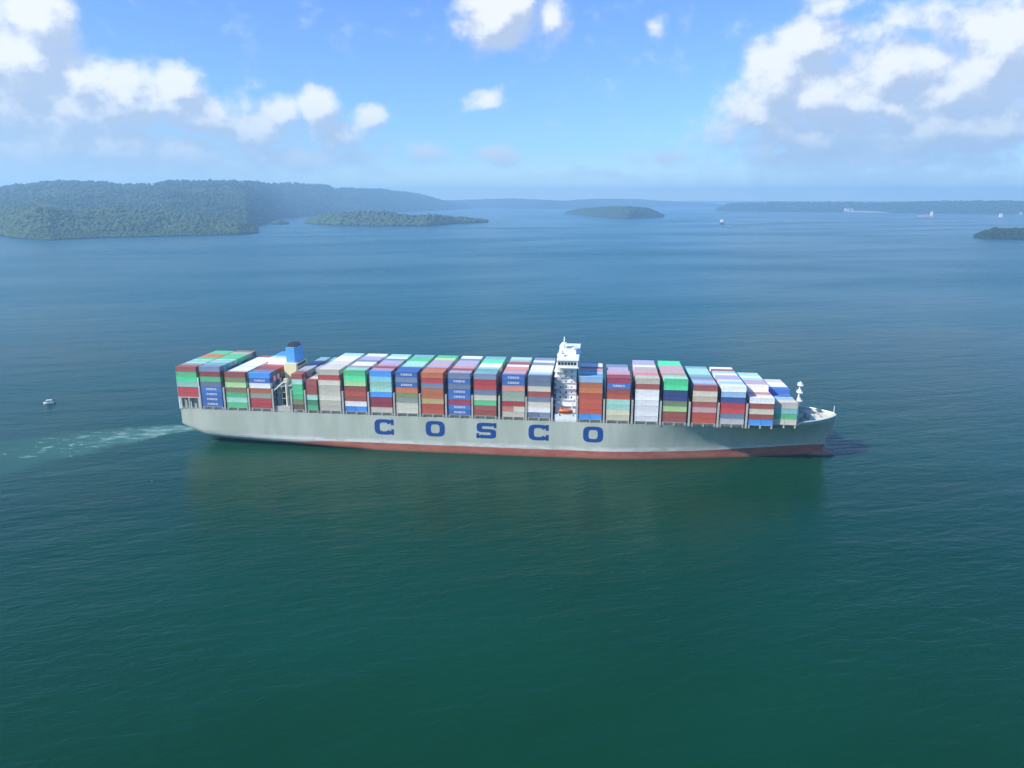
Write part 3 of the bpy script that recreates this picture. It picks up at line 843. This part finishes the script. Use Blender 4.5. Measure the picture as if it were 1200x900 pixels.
for sg in (-1, 1):
    for x in (-4.3, 2.9):
        dv.box(x - .25, x + .25, sg * 21.6 - 1.2, sg * 21.6 + 1.2, 24.2, 24.7)
        dv.bar((x, sg * 20.4, 24.5), (x, sg * 20.6, 30), .3, 6); dv.bar((x, sg * 20.6, 30), (x, sg * 22.3, 31), .25, 6)
dv.build('davit', M_WHITE, tower)
def lifeboat(sg, label):
    root = empty('lifeboat', world(-.7, sg * 21.7, 24.72), SA)
    tag(root, label, 'lifeboat')
    hu = MB(); n_ = 13; secs = []
    for i in range(n_):
        u = -1 + 2 * i / (n_ - 1); w_ = 1.35 * max(.05, (1 - abs(u) ** 3)); x = 3.9 * u
        secs.append([(x, w_ * math.sin(a) * 1.0, 1.5 - 1.4 * math.cos(a) * (1 - .35 * abs(u) ** 3)) for a in [R(q) for q in (-92, -65, -35, 0, 35, 65, 92)]])
    m_ = 7
    hu.add([p for s2 in secs for p in s2], [(i * m_ + j, (i + 1) * m_ + j, (i + 1) * m_ + j + 1, i * m_ + j + 1) for i in range(n_ - 1) for j in range(m_ - 1)])
    hu.build('boat_hull', M_BRICK, root, True)
    cn = MB(); secs = []
    for i in range(n_):
        u = -1 + 2 * i / (n_ - 1); w_ = 1.33 * max(.05, (1 - abs(u) ** 3)); x = 3.85 * u
        hh = 1.25 * (1 - abs(u) ** 4) + .05
        secs.append([(x, w_ * math.cos(a), 1.52 + hh * math.sin(a)) for a in [R(q) for q in (0, 30, 60, 90, 120, 150, 180)]])
    cn.add([p for s2 in secs for p in s2], [(i * m_ + j, (i + 1) * m_ + j, (i + 1) * m_ + j + 1, i * m_ + j + 1) for i in range(n_ - 1) for j in range(m_ - 1)])
    cn.box(-3.0, -1.6, -.6, .6, 2.4, 3.2)
    cn.build('canopy', M_ORANGE, root, True)
lifeboat(-1, 'orange and red covered lifeboat at the foot of the bridge tower, near side')

# ------------------------------------------------------------------ engine casing and funnel
ec = MB()
ec.box(-164.0, -155.2, -12, 12, ZD - .2, 33); ec.box(-163.2, -156.0, -8, 8, 33, 45)
casing = ec.build('engine_casing', M_CASE, ship)
ev = MB()
for z in (36, 39.5, 43):
    ev.box(-156.0, -155.93, -6, 6, z, z + 1.4)
ev.build('vent_louvre', M_DARK, casing)
fu = MB()
ppts = [(-162.6, -5.6), (-157.6, -5.6), (-156.8, -4.6), (-156.8, 4.6), (-157.6, 5.6), (-162.6, 5.6)]
fu.add([(x, y, 45) for x, y in ppts] + [(x, y, 54) for x, y in ppts],
       [tuple(range(6)), tuple(range(6, 12))] + [(i, (i + 1) % 6, 6 + (i + 1) % 6, 6 + i) for i in range(6)])
funnel = fu.build('funnel', M_BLUE, ship)
fe = MB()
for x in (-161.3, -159.6, -158.1):
    for y in (-3.6, -1.2, 1.2, 3.6): fe.bar((x, y, 54), (x - .5, y, 55.8), .5, 8)
fe.box(-162.4, -156.8, -4.6, 4.6, 54, 54.25)
fe.build('exhaust_pipe', M_DARK, funnel)

# side machinery in the gap
dh = MB()
dh.box(-164.6, -155.0, -22.0, -12.1, ZD - .2, 23.6)
dh.box(-163.6, -161.6, -19, -12.1, 23.6, 34.5); dh.box(-158.6, -155.6, -18, -12.1, 23.6, 31.5)
for z in (27.5, 31.0, 34.5): dh.box(-164.2, -155.3, -20.5, -12.1, z, z + .2)
for x in (-164.1, -160, -155.5): dh.box(x - .15, x + .15, -20.5, -20.2, 23.6, 34.5)
dh.build('machinery_deckhouse', M_STEEL, ship)
dd = MB(); dd.box(-161.5, -158.7, -17.2, -12.2, 23.7, 31); dd.build('recess_shade', M_DARK, ship)  # solid dark block, painted for the shade of a recess
cr = MB()
cr.bar((-156.8, -20.8, 23.6), (-156.8, -20.8, 37.0), .8, 10, .7)
cr.build('crane_pedestal', M_CREAM, ship)
cj = MB(); cj.box(-157.9, -155.9, -21.8, -19.8, 37.0, 39.4); cj.bar((-157.4, -21.2, 38.2), (-165.0, -22.2, 31.5), .5, 6, .3)
cj.build('crane_jib', M_CREAM, ship)

# stern mooring deck frame
sf = MB()
for y in np.linspace(-22.2, 22.2, 9):
    for x in (-220.0, -208.6): sf.box(x - .3, x + .3, y - .3, y + .3, ZD - .2, 27.2)
sf.box(-220.5, -208.2, -22.6, 22.6, 27.0, 27.55)
for y in (-22.35, 22.35):
    sf.box(-221.0, -220.4, y - .3, y + .3, ZD - .2, 39); sf.box(-208.5, -207.9, y - .3, y + .3, ZD - .2, 39)
    sf.box(-220.4, -208.5, y - .25, y + .25, 38.6, 39)
sf.build('stern_frame', M_WHITE, ship)
sw = MB()
for y in (-15, -5, 5, 15): sw.bar((-214, y - 2, 22), (-214, y + 2, 22), 1.0, 10); sw.box(-215.2, -212.8, y - 2.3, y + 2.3, ZD - .2, 21.2)
sw.build('mooring_winch', M_DARK, ship)

# ------------------------------------------------------------------ wake of the ship
def foam_mat(name, a0, white_lo, body_a, patchy=True):
    m = bpy.data.materials.new(name); m.use_nodes = True
    q = G(m.node_tree); b = m.node_tree.nodes['Principled BSDF']
    tcn = q.n('ShaderNodeTexCoord'); uvn = tcn.outputs['UV']
    pos = q.n('ShaderNodeNewGeometry').outputs['Position']
    s = q.n('ShaderNodeSeparateXYZ'); q.put(s.inputs[0], uvn)
    u, v_ = s.outputs[0], s.outputs[1]
    warp = q.noise(q.v('MULTIPLY', pos, (.04, .06, 0)), 1, 5, .6)
    edge = q.m('SUBTRACT', 1.0, q.m('ABSOLUTE', q.m('MULTIPLY_ADD', v_, 2.0, -1.0)))
    edge = q.rng(q.m('ADD', edge, q.m('MULTIPLY', q.m('SUBTRACT', warp, .5), .9)), .12, .55)
    fade = q.m('SUBTRACT', 1.0, u)
    fine = q.noise(q.v('MULTIPLY', pos, (.10, .26, 0)), 1, 5, .62, .5)
    mid = q.m('SUBTRACT', 1.0, q.m('ABSOLUTE', q.m('MULTIPLY_ADD', v_, 2.4, -1.2)), clamp=True)
    white = q.rng(q.m('ADD', fine, q.m('MULTIPLY', q.m('SUBTRACT', q.m('ADD', q.m('MULTIPLY', fade, .24), q.m('MULTIPLY', mid, .10)), .22), 1.0)), white_lo, white_lo + .14)
    c = q.mix(white, (.05, .19, .12), (.24, .38, .31))
    q.put(b.inputs['Base Color'], c)
    b.inputs['Roughness'].default_value = .35
    al = q.m('MULTIPLY', edge, q.m('MAXIMUM', q.m('MULTIPLY', q.rng(u, 1.0, .0, .3, 1.0), body_a), q.m('MULTIPLY', white, .75)))
    q.put(b.inputs['Alpha'], al)
    return m
def ribbon(name, top, bot, m, n=60, z=.05):
    def at(tab, f):
        k = f * (len(tab) - 1); i = min(int(k), len(tab) - 2); f2 = k - i
        a, b_ = onwater(*tab[i]), onwater(*tab[i + 1]); return a.lerp(b_, f2)
    vs, uvs, fs = [], [], []
    mcols = 6
    for i in range(n + 1):
        a, b_ = at(top, i / n), at(bot, i / n)
        for j in range(mcols + 1):
            p = a.lerp(b_, j / mcols); vs.append((p.x, p.y, z)); uvs.append((i / n, j / mcols))
    w_ = mcols + 1
    for i in range(n):
        for j in range(mcols): fs.append((i * w_ + j, (i + 1) * w_ + j, (i + 1) * w_ + j + 1, i * w_ + j + 1))
    me = bpy.data.meshes.new(name); me.from_pydata(vs, [], fs); me.materials.append(m)
    ul = me.uv_layers.new(name='UVMap')
    for p in me.polygons:
        for li in p.loop_indices: ul.data[li].uv = uvs[me.loops[li].vertex_index]
    o = bpy.data.objects.new(name, me); COL.objects.link(o)
    return o
wk = ribbon('wake', [(246, 497), (200, 496), (150, 498), (100, 502), (50, 505), (0, 508), (-60, 510), (-160, 512)],
            [(246, 504), (190, 512), (150, 525), (100, 537), (50, 552), (0, 566), (-60, 580), (-160, 600)], foam_mat('wake_foam', 1, .48, .70))
tag(wk, 'pale green foaming wake trailing left from the stern of the container ship', 'wake', kind='stuff')

# ------------------------------------------------------------------ small craft and far vessels
M_BWHITE = mat('boat_white', (.85, .86, .84), .35, .04, 1)
def small_boat():
    p = onwater(57.5, 473)
    root = empty('motor_launch', p, R(200))
    tag(root, 'small white motor launch alone on the water left of the big ship', 'boat')
    hu = MB(); secs = []
    for i in range(11):
        u = i / 10; x = -3.2 + 6.6 * u; w_ = 1.15 * (1 - max(0, (u - .45) / .55) ** 2.2)
        secs.append([(x, -w_ - .02, 1.0 + .35 * u), (x, -w_ * .75, .1), (x, 0, -.25), (x, w_ * .75, .1), (x, w_ + .02, 1.0 + .35 * u)])
    hu.add([q for s2 in secs for q in s2], [(i * 5 + j, (i + 1) * 5 + j, (i + 1) * 5 + j + 1, i * 5 + j + 1) for i in range(10) for j in range(4)] + [(0, 1, 2, 3, 4)])
    hu.add([secs[i][0] for i in range(11)] + [secs[i][4] for i in range(11)], [(i, i + 1, 12 + i, 11 + i) for i in range(10)])
    hu.build('boat_hull', M_BWHITE, root)
    cb_ = MB(); cb_.box(-1.6, 1.2, -.85, .85, 1.0, 2.5); cb_.box(-2.0, 1.5, -1.0, 1.0, 2.5, 2.62)
    cb_.build('cabin', M_BWHITE, root)
    w2 = MB(); w2.box(-1.2, .9, -.88, -.85, 1.6, 2.2); w2.box(-1.2, .9, .85, .88, 1.6, 2.2); w2.box(1.2, 1.23, -.7, .7, 1.6, 2.2)
    w2.build('window', M_GLASS, root)
    en = MB(); en.box(-3.7, -3.2, -.3, .3, .0, 1.3); en.build('outboard_motor', M_DARK, root)
small_boat()

def vessel(name, px, py, rz, L_, Bm, D_, hullc, label, tall=1.0, aft=True):
    p = onwater(px, py); root = empty(name, (p.x, p.y, 0), rz)
    tag(root, label, 'ship')
    hu = MB(); secs = []
    for i in range(15):
        u = i / 14; x = -L_ / 2 + L_ * u; w_ = Bm / 2 * (1 - max(0, (u - .75) / .25) ** 2) * (1 if u > .05 else .9)
        w_ = max(w_, .05); z1 = D_ * (1 + .25 * max(0, (u - .85) / .15))
        secs.append([(x, -w_, z1), (x, -w_ * .92, -1), (x, w_ * .92, -1), (x, w_, z1)])
    hu.add([q for s2 in secs for q in s2], [(i * 4 + j, (i + 1) * 4 + j, (i + 1) * 4 + j + 1, i * 4 + j + 1) for i in range(14) for j in range(3)] + [(i * 4 + 3, i * 4 + 7, i * 4 + 4, i * 4) for i in range(14)] + [(0, 1, 2, 3)])
    hu.build('boat_hull', hullc, root)
    sp = MB(); xs = -L_ * .42 if aft else -L_ * .1
    sp.box(xs, xs + L_ * .16, -Bm * .42, Bm * .42, D_, D_ + 14 * tall)
    sp.box(xs + L_ * .02, xs + L_ * .14, -Bm * .5, Bm * .5, D_ + 14 * tall, D_ + 18 * tall)
    ho_ = sp.build('superstructure', M_WHITE, root)
    wb_ = MB(); wb_.box(xs + L_ * .14, xs + L_ * .14 + .2, -Bm * .45, Bm * .45, D_ + 15 * tall, D_ + 16.8 * tall); wb_.build('window', M_GLASS, ho_)
    mf = MB(); mf.bar((xs + L_ * .05, 0, D_ + 18 * tall), (xs + L_ * .05, 0, D_ + 26 * tall), .8, 6, .3); mf.build('mast', M_WHITE, root)
    fn = MB(); fn.bar((xs - L_ * .03, 0, D_), (xs - L_ * .03, 0, D_ + 16 * tall), Bm * .14, 10); fn.build('funnel', M_DARK, root)
    hc = MB()
    for k in range(4): hc.box(xs + L_ * (.2 + k * .15), xs + L_ * (.31 + k * .15), -Bm * .32, Bm * .32, D_, D_ + 2.5)
    hc.build('hatch_cover', M_STEEL, root)
    return root
M_HDARK = mat('far_hull_dark', (.035, .05, .085), .5, .1, .05)
M_HRED = mat('far_hull_pink', (.50, .30, .30), .5, .1, .05)
M_HGREY = mat('far_hull_grey', (.22, .27, .32), .5, .1, .05)
vessel('cargo_vessel', 846, 262.5, R(-100), 90, 19, 9, M_HDARK, 'small dark hulled cargo ship end on in mid lake, short white wake behind it', .9)
fk = ribbon('wake', [(850, 263.6), (862, 264.6), (880, 265.5)], [(850, 265.4), (862, 266.6), (880, 266.9)], foam_mat('far_wake_foam', 1, .40, .8), 12)
tag(fk, 'short white wake right of the small dark cargo ship', 'wake', kind='stuff')
vessel('cargo_vessel', 1085, 254, R(165), 120, 20, 10, M_HRED, 'pale pink hulled ship with white bridge moored off the right shore', 1.9)
vessel('cargo_vessel', 1172, 255.5, R(170), 130, 20, 7, M_HGREY, 'grey hulled ship with white bridge near the right edge, off the far shore', 1.5, aft=False)
vessel('cargo_vessel', 1196, 251.8, R(175), 100, 18, 6, M_HGREY, 'distant low white ship cut by the right edge of the photo', .9, aft=False)
def tank_tower():
    p = onwater(974, 247.5); p = p * 1.03
    root = empty('water_tower', (p.x, p.y, 20), 0)
    tag(root, 'tall thin white tower standing above the right horizon shore', 'tower')
    a = MB(); a.bar((0, 0, 0), (0, 0, 105), 6, 10, 4); a.build('shaft', M_WHITE, root)
    b_ = MB(); b_.bar((0, 0, 105), (0, 0, 113), 4, 12, 10); b_.bar((0, 0, 113), (0, 0, 124), 10, 12, 9); b_.build('tank', M_WHITE, root)
tank_tower()
for i, (px, w_, hgt, lab) in enumerate(((994, 90, 26, 'long white warehouse, leftmost building on the pale cleared shore'), (1010, 70, 16, 'low pale shed between two warehouses on the cleared shore'), (1031, 80, 22, 'white warehouse, rightmost building on the cleared shore'))):
    p = onwater(px, 249.0); p = p + nrm * 120
    root = empty('warehouse', (p.x, p.y, 10), 0); tag(root, lab, 'building', 'warehouses on the right shore')
    a = MB(); a.box(-w_ / 2, w_ / 2, -22, 22, 0, hgt); a.build('wall', M_WHITE, root)
    r2 = MB(); r2.prism([(-w_ / 2 - 2, hgt), (w_ / 2 + 2, hgt), (w_ / 2 - 8, hgt + 8), (-w_ / 2 + 8, hgt + 8)], -24, 24); r2.build('roof', CM['grey'], root)
    d2 = MB(); d2.box(-8, 8, -22.1, -22.0, .5, hgt * .5); d2.build('door', M_DARK, root)
